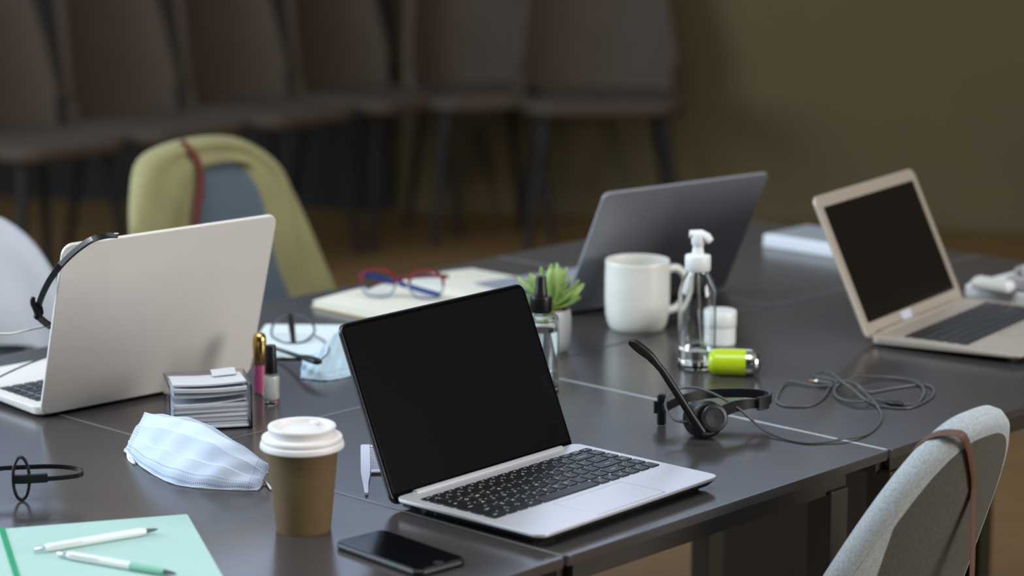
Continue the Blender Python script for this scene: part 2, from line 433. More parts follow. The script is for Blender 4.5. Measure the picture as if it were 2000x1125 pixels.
# chairs along the back wall
PB = dict(w=.26, d=.10, h=.50, pw=5, rec=.14, zt=1.06, zl=.43, th=.04, seat=.485, sd=.44)
PS = dict(PB, w=.205)
FR = 'taupe chairs along the back wall'
make_chair('shell_chair', 'wide taupe shell chair at the right end of the back row by the olive wall', PB, M_brown, M_brown, M_black, (0.275, 8.66, 0), PI + .05, FR, .016)
c0 = make_chair('shell_chair', 'taupe shell chair second from the right end of the back row', PS, M_brown, M_brown, M_black, (-0.19, 8.78, 0), PI + .25, FR, .016)
LB = ['third taupe shell chair from the right end of the back row', 'fourth taupe shell chair from the right, above the olive jacket', 'fifth taupe shell chair from the right, above and left of the jacket', 'taupe shell chair at the left end of the back row, cut by the picture edge']
for k in range(4):
    dup(c0, (-0.69 - .315*k, 8.62 - .335*k, 0), TY + PI, LB[k])

# ------------------------------------------------------------------ laptops
def key_mesh(w, d):
    return mesh('key', MB().prism(w, d, .0016, 0, .0013, .0004, n=2, bn=1), M_key)
KM = {}
ROWS = [
    ([1]*16, .62, 'esc f1 f2 f3 f4 f5 f6 f7 f8 f9 f10 f11 f12 prt del o'.split()),
    ([1]*13 + [2, 1], 1, list('`1234567890-=') + ['backspace', 'home']),
    ([1.5] + [1]*12 + [1.5, 1], 1, ['tab'] + list('QWERTYUIOP[]') + ['\\', 'pgup']),
    ([1.75] + [1]*11 + [2.25, 1], 1, ['caps'] + list("ASDFGHJKL;'") + ['enter', 'pgdn']),
    ([2.25] + [1]*10 + [1.75, 1, 1], 1, ['shift'] + list('ZXCVBNM,./') + ['shift', '^', 'end']),
    ([1.25, 1, 1, 1.25, 5.5, 1, 1, 1, 1, 1, 1], 1, ['ctrl', 'fn', '', 'alt', '', 'alt', 'fn', 'ctrl', '<', 'v', '>']),
]
def text_mesh(body, size):
    c = bpy.data.curves.new('legend', 'FONT'); c.body = body; c.size = size; c.align_x = 'CENTER'; c.align_y = 'CENTER'; c.resolution_u = 1
    o = bpy.data.objects.new('legend', c); me = bpy.data.meshes.new_from_object(o)
    v = [tuple(p.co) for p in me.vertices]; f = [tuple(p.vertices) for p in me.polygons]
    bpy.data.objects.remove(o); bpy.data.meshes.remove(me); bpy.data.curves.remove(c)
    return v, f
def keyboard(root, x0, x1, yb, yf, z, legends=True, name='key'):
    tot = sum(r[1] for r in ROWS); rh = (yb - yf)/tot; y = yb; leg = MB()
    for widths, hh, labs in ROWS:
        u = (x1 - x0)/sum(widths); x = x0
        for wd, lb in zip(widths, labs):
            kw, kd = wd*u - .0026, hh*rh - .0026
            k = (round(kw, 5), round(kd, 5))
            if k not in KM: KM[k] = key_mesh(kw, kd)
            cx, cy = x + wd*u/2, y - hh*rh/2
            link(name, KM[k], root, (cx, cy, z))
            if lb and legends:
                v, f = text_mesh(lb, .0062 if len(lb) == 1 else .0042)
                leg.add([(cx + (p[0] if len(lb) > 1 else p[0] - .002), cy + p[1] + (0 if len(lb) > 1 or hh < 1 else .002), z + .00136) for p in v], f)
            x += wd*u
        y -= hh*rh
    if legends and leg.v:
        o = obj('key_legends', leg, M_legend, root, smooth=False); o['kind'] = 'stuff'
def laptop(label, loc, yaw, W, D, L, tilt, base, rim, screen, bezel, keys, pad, th=.0145, foot=.0022, corner=.012, front=None, legends=True, merged=False, lid_th=.005, m_bezel=None, hz=.006, under=None):
    r = thing('laptop', label, 'laptop', loc, yaw)
    ft = foot
    mb = MB(); mb.wn = True
    tf = front if front else th   # wedge: front edge thinner
    def out(i, z):
        o = []; hw, hd, rr = W/2 - i, D/2 - i, max(corner - i, .001)
        for qx, qy, a0 in ((1, 1, 0), (-1, 1, 90), (-1, -1, 180), (1, -1, 270)):
            for k in range(6):
                a = math.radians(a0 + 90*k/5)
                o.append((W/2 + qx*(hw - rr) + rr*math.cos(a), -D/2 + qy*(hd - rr) + rr*math.sin(a)))
        # bottom rises to the front on a wedge
        return [(x, y, (z if z > ft + th*.5 else z + (th - tf)*(-y/D))) for x, y in o]
    zt = ft + th
    if under:
        mb.rings([out(.0015, zt - .0042), out(.0004, zt - .0036), out(0, zt - .0012), out(.0003, zt - .0004), out(.001, zt)])
        obj('bottom_case', MB().rings([out(.016, ft), out(.010, ft + .0012), out(.0012, zt - .0043)]), under, r, label='underside in a painted shade tone')
    else: mb.rings([out(.006, ft), out(.002, ft + .0012), out(.0005, ft + .35*th if tf == th else ft + .003), out(0, zt - .0012), out(.0003, zt - .0004), out(.001, zt)])
    obj('base', mb, base, r)
    for fx in (.03, W - .03):
        obj('rubber_foot', MB().prism(.03, .008, .003, 0, ft + .001 + (th - tf)*.9, .0006, fx, -D + .022), M_black, r)
        obj('rubber_foot', MB().prism(.03, .008, .003, 0, ft + .0005, .0006, fx, -.03), M_black, r)
    if keys:
        x0, x1, yb, yf = keys
        if merged:
            mb = MB()
            for j in range(6):
                for i in range(15): mb.box(x0 + (x1 - x0)*i/15 + .001, x0 + (x1 - x0)*(i + 1)/15 - .001, yb - (yb - yf)*(j + 1)/6 + .001, yb - (yb - yf)*j/6 - .001, zt, zt + .0013)
            o = obj('keyboard_keys', mb, M_key, r, smooth=False); o['kind'] = 'stuff'
        else: keyboard(r, x0, x1, yb, yf, zt + .0001, legends)
    if pad:
        x0, x1, yb, yf = pad
        g = obj('touchpad', MB().prism(x1 - x0, yb - yf, .003, zt - .0004, zt + .0003, .0002, (x0 + x1)/2, (yb + yf)/2), base, r)
        rm = MB(); rm.rings([[(x0 - a, yb + a, z), (x1 + a, yb + a, z), (x1 + a, yf - a, z), (x0 - a, yf - a, z)] for a, z in ((0, zt - .0003), (.0007, zt - .0003), (.0007, zt + .0002), (0, zt + .0002), (0, zt - .0003))], False, False)
        obj('touchpad_rim', rm, M_chrome, g, smooth=False)
    # hinge bar
    obj('hinge', MB().tube([(.03, -.004, zt - .001), (W - .03, -.004, zt - .001)], .0042, 12), base, r)
    # lid: local x width, z up, front (screen) is -y
    lid = obj('lid', MB().prism(W, L, corner, -lid_th/2, lid_th/2, .0018, W/2, L/2, n=6, bn=3, m=Matrix(((1, 0, 0, 0), (0, 0, -1, 0), (0, 1, 0, 0), (0, 0, 0, 1)))), rim, r, (0, .003, hz), (-tilt, 0, 0))
    Mx = Matrix(((1, 0, 0, 0), (0, 0, 1, 0), (0, 1, 0, 0), (0, 0, 0, 1)))
    bx, bt, bb = bezel
    if m_bezel:
        obj('bezel', MB().prism(W - .004, L - .004, corner - .002, -lid_th/2 - .0006, -lid_th/2 + .0003, .0003, W/2, L/2, m=Mx), m_bezel, lid)
    obj('screen', MB().prism(W - 2*bx, L - bt - bb, .002, -lid_th/2 - .0010, -lid_th/2 + .0003, .0003, W/2, bb + (L - bt - bb)/2, m=Mx), screen, lid)
    return r, lid
Z = .74
lm, ll = laptop('open silver laptop with a black screen and black keys in the centre front', (-.1297, 2.7037, Z), .8492, .3096, .2144, .2085, .403, M_alu, M_rim, M_screen, (.005, .006, .012),
       (.0115, .2985, -.0265, -.1385), (.0975, .2140, -.148, -.2095), th=.0132, foot=.003, under=M_under, m_bezel=M_gloss, lid_th=.0055)
for k, (y, l) in enumerate([(-.020, .012), (-.045, .008), (-.062, .0035)]):
    obj('port', MB().prism(l, .0035, .0015, -.0004, .0006, 0, m=Matrix.Translation((.0004, y, Z*0 + .0105)) @ Matrix.Rotation(PI/2, 4, 'X') @ Matrix.Rotation(PI/2, 4, 'Y')), M_black, lm)
# left laptop: we look at the back of its lid
e = .7395; Wl = .325
laptop('silver laptop at left showing the plain back of its tall lid', (-.5932 + Wl*math.cos(e), 3.1093 + Wl*math.sin(e), Z), e + PI, Wl, .227, .2363, .2919, M_alu_l, M_alu_l, M_screen2, (.012, .014, .02),
       (.016, Wl - .016, -.028, -.122), (.11, Wl - .11, -.135, -.215), th=.0125, front=.006, legends=False, corner=.014)
e = .6514; Wd_ = .322
laptop('dark grey laptop behind the white mug, turned away', (.072 + Wd_*math.cos(e), 3.7166 + Wd_*math.sin(e), Z), e + PI, Wd_, .222, .2164, .4658, M_grey, M_grey, M_screen2, (.006, .007, .014),
       (.016, Wd_ - .016, -.028, -.13), (.11, Wd_ - .11, -.14, -.21), th=.013, legends=False, merged=True, corner=.010)
rl, rlid = laptop('pale silver laptop at right with wide silver bezel and dark screen', (.5035, 3.5211, Z), .977, .325, .227, .2177, .4409, M_alu_r, M_alu_r, M_screen2, (.0165, .018, .024),
       (.020, .305, -.042, -.140), (.11, .215, -.148, -.222), th=.0125, front=.006, legends=False, corner=.013)
obj('glare_patch', MB().prism(.030, .019, .001, -.0029, -.0024, 0, .135, .0125, m=Matrix(((1, 0, 0, 0), (0, 0, 1, 0), (0, 1, 0, 0), (0, 0, 0, 1)))), M_lilac, rlid, label='pale grey patch painted as a reflection')  # pale patch put in for a bright reflection on the lower bezel

# ------------------------------------------------------------------ coffee cup
c = thing('coffee_cup', 'brown paper coffee cup with a white plastic lid', 'cup', (-0.2234, 2.6383, 0.7400))
H = .100
obj('cup_body', MB().lathe([(0, .004), (.0268, .004), (.0272, .0), (.0290, .0), (.0296, .004), (.0392, H), (.0374, H), (.0285, .008), (0, .008)], 64), M_kraft, c)
L0 = H - .0085
obj('cup_lid', MB().lathe([(.0396, L0 + .0010), (.0400, L0), (.0440, L0), (.0449, L0 + .0010), (.0450, L0 + .0030), (.0442, L0 + .0058), (.0428, L0 + .0070), (.0426, L0 + .0086), (.0430, L0 + .0092), (.0430, L0 + .0112), (.0424, L0 + .0124), (.0356, L0 + .0132), (.0350, L0 + .0140), (.0349, L0 + .0200), (.0352, L0 + .0206), (.0362, L0 + .0210), (.0364, L0 + .0226), (.0358, L0 + .0240), (.0335, L0 + .0246), (.0305, L0 + .0240), (.0285, L0 + .0200), (.0255, L0 + .0190), (.0215, L0 + .0194), (.0165, L0 + .0212), (0, L0 + .0224), (0, L0 + .018), (.030, L0 + .016), (.0335, L0 + .012), (.0385, L0 + .010)], 72), M_lid, c, ang=28)
obj('sip_tab', MB().prism(.008, .012, .003, L0 + .0192, L0 + .0232, .0014, .020, .012, m=Matrix.Rotation(.5, 4, 'Z')), M_lid, c)

# ------------------------------------------------------------------ phone
ph = thing('phone', 'black smartphone lying face up before the coffee cup', 'phone', (-.1872 + .0692*math.cos(-.836) - .0336*math.sin(-.836), 2.5706 + .0692*math.sin(-.836) + .0336*math.cos(-.836), Z), -.836)
obj('phone_body', MB().prism(.1384, .0671, .0105, 0, .0074, .0030, n=8, bn=4), M_blackpl, ph)
obj('phone_glass', MB().prism(.1350, .0637, .0092, .0068, .0080, .0006, n=8), M_gloss, ph)
obj('home_button', MB().lathe([(0, .0080), (.0052, .0080), (.0055, .0082), (0, .0082)], 24, m=Matrix.Translation((.0610, 0, 0))), M_black, ph)
obj('speaker_slot', MB().prism(.0016, .011, .0007, .0079, .0082, 0, -.0615, 0), M_blackpl, ph)
obj('side_button', MB().prism(.010, .0008, .0003, .0026, .0048, 0, -.03, .0338), M_grey, ph)

# ------------------------------------------------------------------ folder and pens

FZ = .28; fw, fh = .235, .31
fo = thing('folder', 'mint green card folder at the bottom left corner', 'folder', (-.3531 - fw/2*math.cos(FZ) + fh/2*math.sin(FZ), 2.6808 - fw/2*math.sin(FZ) - fh/2*math.cos(FZ), Z), FZ)
obj('cover', MB().prism(fw, fh, .003, .0034, .0046, .0005), M_mint, fo, label='mint green cover')
obj('pages', MB().prism(fw - .004, fh - .004, .002, .0011, .0034, 0), M_paper, fo, label='white loose sheets')
obj('back_cover', MB().prism(fw, fh, .003, 0, .0011, .0004), M_mint, fo)
ex0 = fw/2 - .199
obj('elastic_band', MB().prism(.0065, fh + .002, .001, .0044, .0054, .0003, ex0, 0), M_green, fo, label='green elastic band')
def pen(label, a, b, m_body, m_grip, z, grip, tip_at_end=True):
    a = Vector((a[0], a[1], z)); b = Vector((b[0], b[1], z)); d = b - a; Ln = d.length
    r = bpy.data.objects.new('pen', None); COL.objects.link(r); r.location = a; r.rotation_euler = (0, 0, math.atan2(d.y, d.x)); tag(r, label, 'pen', 'pens on the mint folder')
    Mx = Matrix(((0, 0, 1, 0), (0, 1, 0, 0), (-1, 0, 0, 0), (0, 0, 0, 1)))
    obj('barrel', MB().lathe([(0, .012), (.0036, .012), (.0044, .016), (.0045, .06), (.0045, Ln*grip), (0, Ln*grip)], 20, m=Mx), m_body, r)
    obj('push_button', MB().lathe([(0, 0), (.0022, .0004), (.0027, .002), (.0027, .0125), (0, .0125)], 16, m=Mx), M_chrome, r)
    obj('grip', MB().lathe([(0, Ln*grip), (.0045, Ln*grip), (.0042, Ln*.86), (.0030, Ln*.90), (0, Ln*.90)], 20, m=Mx), m_grip, r)
    obj('tip', MB().lathe([(0, Ln*.895), (.0028, Ln*.9), (.0016, Ln*.975), (.0006, Ln), (0, Ln)], 16, m=Mx), M_cord, r)
    obj('clip', MB().prism(.036, .0024, .001, .0046, .0056, .0003, .034, 0, m=Matrix.Rotation(.9, 4, 'X')), m_body, r)
    return r
pen('white ballpoint pen lying on the mint folder, dark tip to the right', (-.4936, 2.5352), (-.3757, 2.6089), M_white, M_white, Z + .0092, .84)
pen('pen with a pale barrel and mint end, nearer the bottom edge', (-.4659, 2.5237), (-.3361, 2.4561), M_pearl, M_mintpen, Z + .0092, .62)

# ------------------------------------------------------------------ comb
cb = thing('comb', 'pale lilac tail comb lying behind the front laptop, left side', 'comb', (-.167, 2.87, Z), .06)
sp_ = [(-.0065, .108), (.0085, .108), (.0085, .0)]
mb = MB()
prof = [(.104, -.0065, .0025), (.100, -.0085, .0025), (.06, -.0085, .0025), (.0, -.0085, .0025), (-.012, -.0085, .0025), (-.03, -.0078, .0020), (-.065, -.0060, .0), (-.104, -.0040, -.0005)]
R = [[(a, y, .001), (b, y, .001), (b, y, .004), (a, y, .004)] for y, a, b in prof]
mb.rings(R)
obj('spine', mb, M_lilac, cb)
obj('end_guard', MB().box(.003, .040, -.016, -.008, .001, .004, .001), M_lilac, cb)
obj('end_guard', MB().box(.003, .040, .095, .103, .001, .004, .001), M_lilac, cb)
tm = mesh('tooth', MB().rings([[(0, -.0016, .0016), (0, .0016, .0016), (0, .0016, .0026), (0, -.0016, .0026)], [(.034, -.0012, .0018), (.034, .0012, .0018), (.034, .0012, .0025), (.034, -.0012, .0025)]]), M_lilac, smooth=False)
for k in range(15): link('tooth', tm, cb, (.002, -.002 + .0066*k, 0))

# ------------------------------------------------------------------ face masks
def mask_mat(name, rgb):
    m = mat(name, rgb, .85, noise=.02, scale=60, bump=.15, bscale=900, sheen=.1)
    nt = m.node_tree; b = nt.nodes['Principled BSDF']
    uv = nt.nodes.new('ShaderNodeUVMap'); uv.uv_map = 'uv'
    sep = nt.nodes.new('ShaderNodeSeparateXYZ'); nt.links.new(uv.outputs[0], sep.inputs[0])
    def mth(op, a, bb=None, c=None):
        n = nt.nodes.new('ShaderNodeMath'); n.operation = op
        for i, x in enumerate((a, bb, c)):
            if x is None: continue
            if isinstance(x, (int, float)): n.inputs[i].default_value = x
            else: nt.links.new(x, n.inputs[i])
        return n.outputs[0]
    U_, V_ = sep.outputs[0], sep.outputs[1]
    eu = mth('MINIMUM', U_, mth('SUBTRACT', 1.0, U_)); ev = mth('MINIMUM', V_, mth('SUBTRACT', 1.0, V_))
    dash = lambda x, f: mth('LESS_THAN', mth('FRACT', mth('MULTIPLY', x, f)), .6)
    band = lambda x, a, w_: mth('LESS_THAN', mth('ABSOLUTE', mth('SUBTRACT', x, a)), w_)
    side = mth('MULTIPLY', mth('MULTIPLY', mth('LESS_THAN', eu, .085), mth('GREATER_THAN', eu, .012)), mth('MULTIPLY', mth('LESS_THAN', mth('FRACT', mth('MULTIPLY', V_, 20)), .5), dash(U_, 60)))
    top = mth('MULTIPLY', mth('ADD', band(ev, .04, .012), band(ev, .13, .010)), dash(U_, 75))
    tot = mth('MINIMUM', mth('ADD', side, top), 1)
    src = b.inputs['Base Color'].links[0].from_socket
    mx = nt.nodes.new('ShaderNodeMix'); mx.data_type = 'RGBA'
    nt.links.new(mth('MULTIPLY', tot, .8), mx.inputs[0]); nt.links.new(src, mx.inputs[6]); mx.inputs[7].default_value = lin((120, 148, 186))
    nt.links.new(mx.outputs[2], b.inputs['Base Color'])
    return m
M_mask = mask_mat('pale blue mask fabric', (206, 218, 238))
M_mask2 = mask_mat('light blue mask fabric', (190, 214, 230))
def mask(label, front, back, bulge, pleat, m, th=.0012, nu=60, nv=66):
    fr = [Vector(p) for p in front]; bk = [Vector(p) for p in back]
    o = sum(fr, Vector())/len(fr); o.z = Z
    r = thing('face_mask', label, 'mask', o)
    rnd = random.Random(4)
    def F(u, v):
        a = lerp_pts(fr, u); b = lerp_pts(bk, u); p = a + (b - a)*v
        nn = Vector((-.05, -.55, .83))
        Q = [(0, 0), (.10, .42), (.33, .72), (.345, .50), (.60, .98), (.615, .74), (.86, .66), (1, 0)]
        for (va, ka), (vb, kb) in zip(Q, Q[1:]):
            if v <= vb + 1e-9: k = ka + (kb - ka)*(v - va)/(vb - va); break
        k *= bulge*max(0, math.sin(PI*u))**.45
        k += .0016*math.sin(u*17 + v*5)*math.sin(PI*v) + .0011*math.sin(u*31 - v*11)
        p = p + nn*k - o
        p.z = max(p.z, .0012)
        return p
    obj('mask_body', MB().sheet(nu, nv, F, th), m, r, ang=42)
    rim = [F(u/40, 0) for u in range(41)]
    obj('edge_binding', MB().tube(rim, .0011, 6), m, r)
    rim = [F(u/40, 1) for u in range(41)]
    obj('edge_binding', MB().tube(rim, .0011, 6), m, r)
    return r, F, o
mk, MF, mo = mask('pale blue pleated face mask left of the coffee cup', [(-0.4609, 2.9454, 0.7440), (-0.4213, 2.8660, 0.7410), (-0.3815, 2.8101, 0.7410), (-0.3328, 2.7911, 0.7410), (-0.2872, 2.7870, 0.7410)],
     [(-0.4377, 2.9618, 0.7850), (-0.4015, 2.9068, 0.7960), (-0.3614, 2.8729, 0.7980), (-0.3139, 2.8241, 0.7860), (-0.2754, 2.8126, 0.7620)], .021, 0, M_mask)
for pts in ([MF(0, .25), (-0.4534, 2.9228, 0.7420), (-0.4423, 2.8964, 0.7418), (-0.4463, 2.9078, 0.7430), MF(0, .05)], [MF(1, .1), (-0.2818, 2.8158, 0.7430), (-0.2717, 2.7877, 0.7420), (-0.2677, 2.7953, 0.7440), (-0.2757, 2.8195, 0.7480), MF(1, .75)]):
    q = [Vector(p) - mo if Vector(p).length > .5 else Vector(p) for p in pts]
    for v in q: v.z = max(v.z, .0016)
    obj('ear_loop', MB().tube(spl(q, 8), .0014, 8), M_white, mk, label='white elastic ear loop')
mk2, MF2, mo2 = mask('light blue folded face mask left behind the black laptop screen', [(-0.2816, 3.3260, 0.7410), (-0.2625, 3.3173, 0.7410), (-0.2453, 3.3144, 0.7410), (-0.2269, 3.3260, 0.7410), (-0.2033, 3.3554, 0.7410)],
     [(-0.2841, 3.3931, 0.7520), (-0.2656, 3.3894, 0.7600), (-0.2525, 3.4233, 0.7680), (-0.2371, 3.4888, 0.7700), (-0.2122, 3.5144, 0.7680)], .007, 0, M_mask2)

# ------------------------------------------------------------------ note cube
nc = thing('note_holder', 'clear holder packed with white note sheets before the silver left laptop', 'note holder', (-.379, 3.095, Z), .22)
hw, hd, hh = .049, .040, .056
for nm, b4 in (('holder_wall', (-hw - .002, -hw, -hd, hd, .002, hh)), ('holder_wall', (hw, hw + .002, -hd, hd, .002, hh)), ('holder_wall', (-hw, hw, hd, hd + .002, .002, hh)), ('holder_base', (-hw - .002, hw + .002, -hd, hd + .002, 0, .002))):
    obj(nm, MB().box(*b4), M_acryl, nc, smooth=False)
for sx in (-1, 1): obj('holder_lip', MB().box(sx*(hw - .0015) - .003, sx*(hw - .0015) + .003, -hd - .002, -hd - .0004, .0, hh), M_acryl, nc, smooth=False)
rn = random.Random(2); z = .0026
for k in range(15):
    t = .0015 + .0008*rn.random()
    jx, jy, ja = rn.uniform(-.0008, .0008), rn.uniform(-.0015, .0015), rn.uniform(-.012, .012)
    obj('note_sheets', MB().box(-hw + .003, hw - .003, -hd + .002, hd - .003, 0, t - .0003), M_paper, nc, (jx, jy, z), (0, 0, ja), smooth=False)
    z += t
def curl(z0, lift_l, lift_r, lift_b, yb, th):
    def F(u, v):
        x = (-hw + .004) + (2*hw - .008)*u; y = -hd + .003 + (2*hd - .006)*v
        return (x, y + yb, z0 + lift_l*(1 - u)**2 + lift_r*u**2 + lift_b*v - .0012*math.sin(PI*u))
    return MB().sheet(10, 8, F, th, uv=False)
obj('note_sheets', curl(.0325, .0000, .0045, -.001, 0, .0012), M_paper, nc)
obj('note_sheets', curl(.0440, .0005, .0030, -.003, -.001, .0052), M_paper, nc)
obj('note_sheets', curl(.0500, .0015, .0010, -.004, -.003, .0040), M_paper, nc)
obj('note_sheets', curl(.0565, .0010, .0020, -.006, .001, .0022), M_paper, nc)
obj('note_sheets', MB().sheet(8, 6, lambda u, v: (.008 + .030*u, .012 + .022*v, .0555 + .003*v + .002*u), .0010, uv=False), M_paper, nc, label='loose sheet sticking up at the back')

# ------------------------------------------------------------------ cosmetics
lg = thing('lip_gloss', 'pink lip gloss tube with a domed gold cap beside the note holder', 'lip gloss', (-0.3270, 3.2366, 0.7400))
obj('gloss_tube', MB().lathe([(0, 0), (.0068, 0), (.0078, .0012), (.0078, .042), (0, .042)], 32), M_glass, lg)
obj('gloss_fill', MB().lathe([(0, .0035), (.0058, .0035), (.0068, .0045), (.0068, .041), (0, .041)], 32), M_pink, lg, label='pink gloss')
obj('cap', MB().lathe([(0, .042), (.0082, .042), (.0088, .043), (.0092, .066), (.0090, .074), (.0080, .0785), (.0058, .0818), (.003, .0832), (0, .0836)], 40), M_gold, lg, label='polished gold cap')
npol = thing('nail_polish', 'small nail polish bottle with a black cap and pearly white lacquer', 'nail polish', (-0.3081, 3.1903, 0.7400))
obj('bottle_glass', MB().lathe([(0, 0), (.0088, 0), (.0100, .0015), (.0100, .034), (.0090, .0375), (.0060, .0395), (.0055, .0405), (0, .0405)], 40), M_glass, npol)
obj('lacquer', MB().lathe([(0, .0065), (.0075, .0065), (.0088, .0085), (.0088, .0335), (.0080, .0362), (0, .0362)], 40), M_pearl, npol, label='pearl white lacquer')
obj('cap', MB().lathe([(0, .0405), (.0078, .0405), (.0080, .0415), (.0066, .0755), (.0060, .0768), (0, .0768)], 40), M_blackpl, npol, label='tapered black cap')

# ------------------------------------------------------------------ white mug
mg = thing('mug', 'white ceramic mug with a handle before the grey laptop', 'mug', (0.1819, 3.6412, 0.7400))
RM = .0475
mp = [(0, .001), (.036, .001), (.038, 0), (.0395, .0012), (.0430, .008), (.0462, .022), (.0474, .045), (.0474, .075), (.0468, .0960), (.0470, .0995), (.0462, .1012), (.0448, .1005), (.0440, .095), (.0444, .06), (.042, .015), (.036, .006), (0, .006)]
obj('mug_body', MB().lathe(mp, 72), M_ceram, mg)
hp = spl([(.0455, .0, .086), (.058, 0, .087), (.0695, 0, .076), (.0730, 0, .058), (.0680, 0, .040), (.058, 0, .029), (.0450, 0, .025)], 8)
obj('handle', MB().tube(hp, .0058, 14, flat=1.25, m=Matrix.Rotation(.12, 4, 'Z')), M_ceram, mg)

# ------------------------------------------------------------------ pump bottle
pb = thing('pump_bottle', 'clear pump bottle with a white pump beside the lime capsule', 'bottle', (0.2510, 3.3955, 0.7400))
ob = [(0, 0), (.0235, 0), (.0258, .0025), (.0258, .098), (.0250, .106), (.0215, .118), (.0165, .128), (.0140, .133), (.0135, .137), (.0122, .137), (.0125, .132), (.0150, .127), (.0200, .117), (.0238, .105), (.0245, .097), (.0245, .006), (.0225, .0045), (0, .0045)]
obj('bottle_body', MB().lathe(ob, 64), M_glass, pb)
obj('gel', MB().lathe([(0, .0047), (.0222, .0047), (.0243, .0062), (.0243, .026), (0, .0265)], 48), M_liq, pb, label='clear gel at the bottom')
obj('dip_tube', MB().tube([(0, 0, .136), (.003, 0, .07), (.010, .004, .009)], .0018, 10), M_glass, pb)
mb = MB().lathe([(0, .134), (.0168, .134), (.0175, .135), (.0175, .153), (.0168, .1545), (.0095, .156), (0, .156)], 48)
obj('collar', mb, M_white, pb)
obj('pump_stem', MB().lathe([(0, .155), (.0082, .155), (.0080, .160), (.0070, .165), (.0070, .172), (0, .172)], 32), M_white, pb)
mb = MB().lathe([(0, .169), (.0085, .169), (.0092, .171), (.0095, .181), (.0085, .184), (0, .1852)], 32)
mb.tube([(-.012, 0, .1835), (.004, .0, .1825), (.012, -.004, .1795), (.0165, -.007, .1745)], [.0052, .0072, .0062, .0045], 14, flat=1.1, up=(0, 0, 1))
obj('pump_head', mb, M_white, pb)

# ------------------------------------------------------------------ jar, capsule
jr = thing('cream_jar', 'small white lidded jar behind the pump bottle', 'jar', (0.2950, 3.5370, 0.7400))
obj('jar_body', MB().lathe([(0, 0), (.0200, 0), (.0212, .0015), (.0212, .026), (.0200, .0265), (0, .0265)], 48), M_white, jr)
obj('jar_lid', MB().lathe([(0, .0268), (.0218, .0268), (.0222, .0276), (.0222, .0470), (.0212, .0486), (0, .0492)], 48), M_white, jr)
cz = thing('capsule_case', 'lime green capsule case with a chrome end lying by the pump bottle', 'capsule', (0.2983, 3.3448, 0.7400), -.13)
Mx = Matrix(((0, 0, 1, 0), (0, 1, 0, 0), (-1, 0, 0, .0182), (0, 0, 0, 1)))
obj('shell', MB().lathe([(0, -.0362), (.006, -.0358), (.012, -.0338), (.0160, -.0300), (.0178, -.0245), (.0180, -.018), (.0180, .0155), (0, .0155)], 48, m=Mx), M_lime, cz, label='lime green shell')
obj('end_cap', MB().lathe([(0, .0158), (.0179, .0158), (.0179, .0210), (.0168, .0275), (.0140, .0320), (.0095, .0350), (.004, .0362), (0, .0363)], 48, m=Mx), M_chrome, cz, label='chrome end cap')

# ------------------------------------------------------------------ spray bottle and plant
sb = thing('spray_bottle', 'clear spray bottle with a black cap half behind the front laptop', 'bottle', (0.0375, 3.2504, 0.7400))
obj('bottle_body', MB().lathe([(0, 0), (.0215, 0), (.0238, .0025), (.0238, .095), (.0225, .1015), (.0180, .1055), (.0135, .1070), (.0120, .1100), (.0108, .1100), (.0120, .1060), (.0170, .1040), (.0212, .1000), (.0225, .094), (.0225, .005), (.0205, .0035), (0, .0035)], 64), M_glass, sb)
obj('liquid', MB().lathe([(0, .0037), (.0203, .0037), (.0223, .0052), (.0223, .0830), (0, .0832)], 64), M_liq, sb, label='clear liquid')
mb = MB().lathe([(0, .107), (.0132, .107), (.0138, .108), (.0138, .1265), (.0130, .1285), (0, .1285)], 48)
for k in range(36):
    a = 2*PI*k/36; mb.box(-.0003, .0003, .0136, .0142, .109, .126, m=Matrix.Rotation(a, 4, 'Z'))
obj('collar', mb, M_blackpl, sb)
obj('spray_head', MB().lathe([(0, .128), (.0085, .128), (.0086, .1345), (.0078, .136), (.0078, .1385), (.0074, .1395), (.0070, .1525), (.0062, .1545), (.0035, .1545), (.003, .1530), (0, .1530)], 40), M_blackpl, sb)

pl = thing('potted_plant', 'small green plant in a pale pot behind the spray bottle', 'plant', (0.0544, 3.4918, 0.7400))
obj('pot', MB().lathe([(0, 0), (.020, 0), (.024, .004), (.0272, .016), (.0285, .034), (.0278, .052), (.0262, .060), (.0245, .060), (.0258, .050), (.026, .03), (.02, .008), (0, .006)], 48), mat('pale grey glazed pot', (196, 200, 202), .3), pl, label='pale grey pot')
obj('pebbles', MB().lathe([(0, .052), (.0255, .052), (.024, .056), (.012, .058), (0, .058)], 32), mat('tan pebbles', (150, 128, 100), .8, noise=.4, scale=250, bump=.8, bscale=300), pl)
LF = MB()
def leaf_fn(u, v):
    wdt = .0052*(math.sin(PI*min(1, .12 + u*.88))**.6)
    return (u*.044, (v - .5)*2*wdt, .010*u*u + .0030*abs(2*v - 1)**2)
LM = mesh('leaf', MB().sheet(8, 4, leaf_fn, .0022, uv=False), M_leaf, ang=80)
rn = random.Random(11)
for k in range(46):
    a = rn.uniform(0, 2*PI); el = rn.uniform(.25, 1.25) if k > 14 else rn.uniform(-.05, .5)
    r0 = rn.uniform(.001, .012)
    o = link('leaf', LM, pl, (r0*math.cos(a), r0*math.sin(a), .060 + rn.uniform(0, .020)*(el > .4)), (rn.uniform(-.5, .5), -el, a))
    sc = rn.uniform(.75, 1.15); o.scale = (sc, sc, sc)
obj('stem', MB().tube([(0, 0, .05), (.002, 0, .07), (0, .002, .085)], .003, 8), M_leaf, pl)

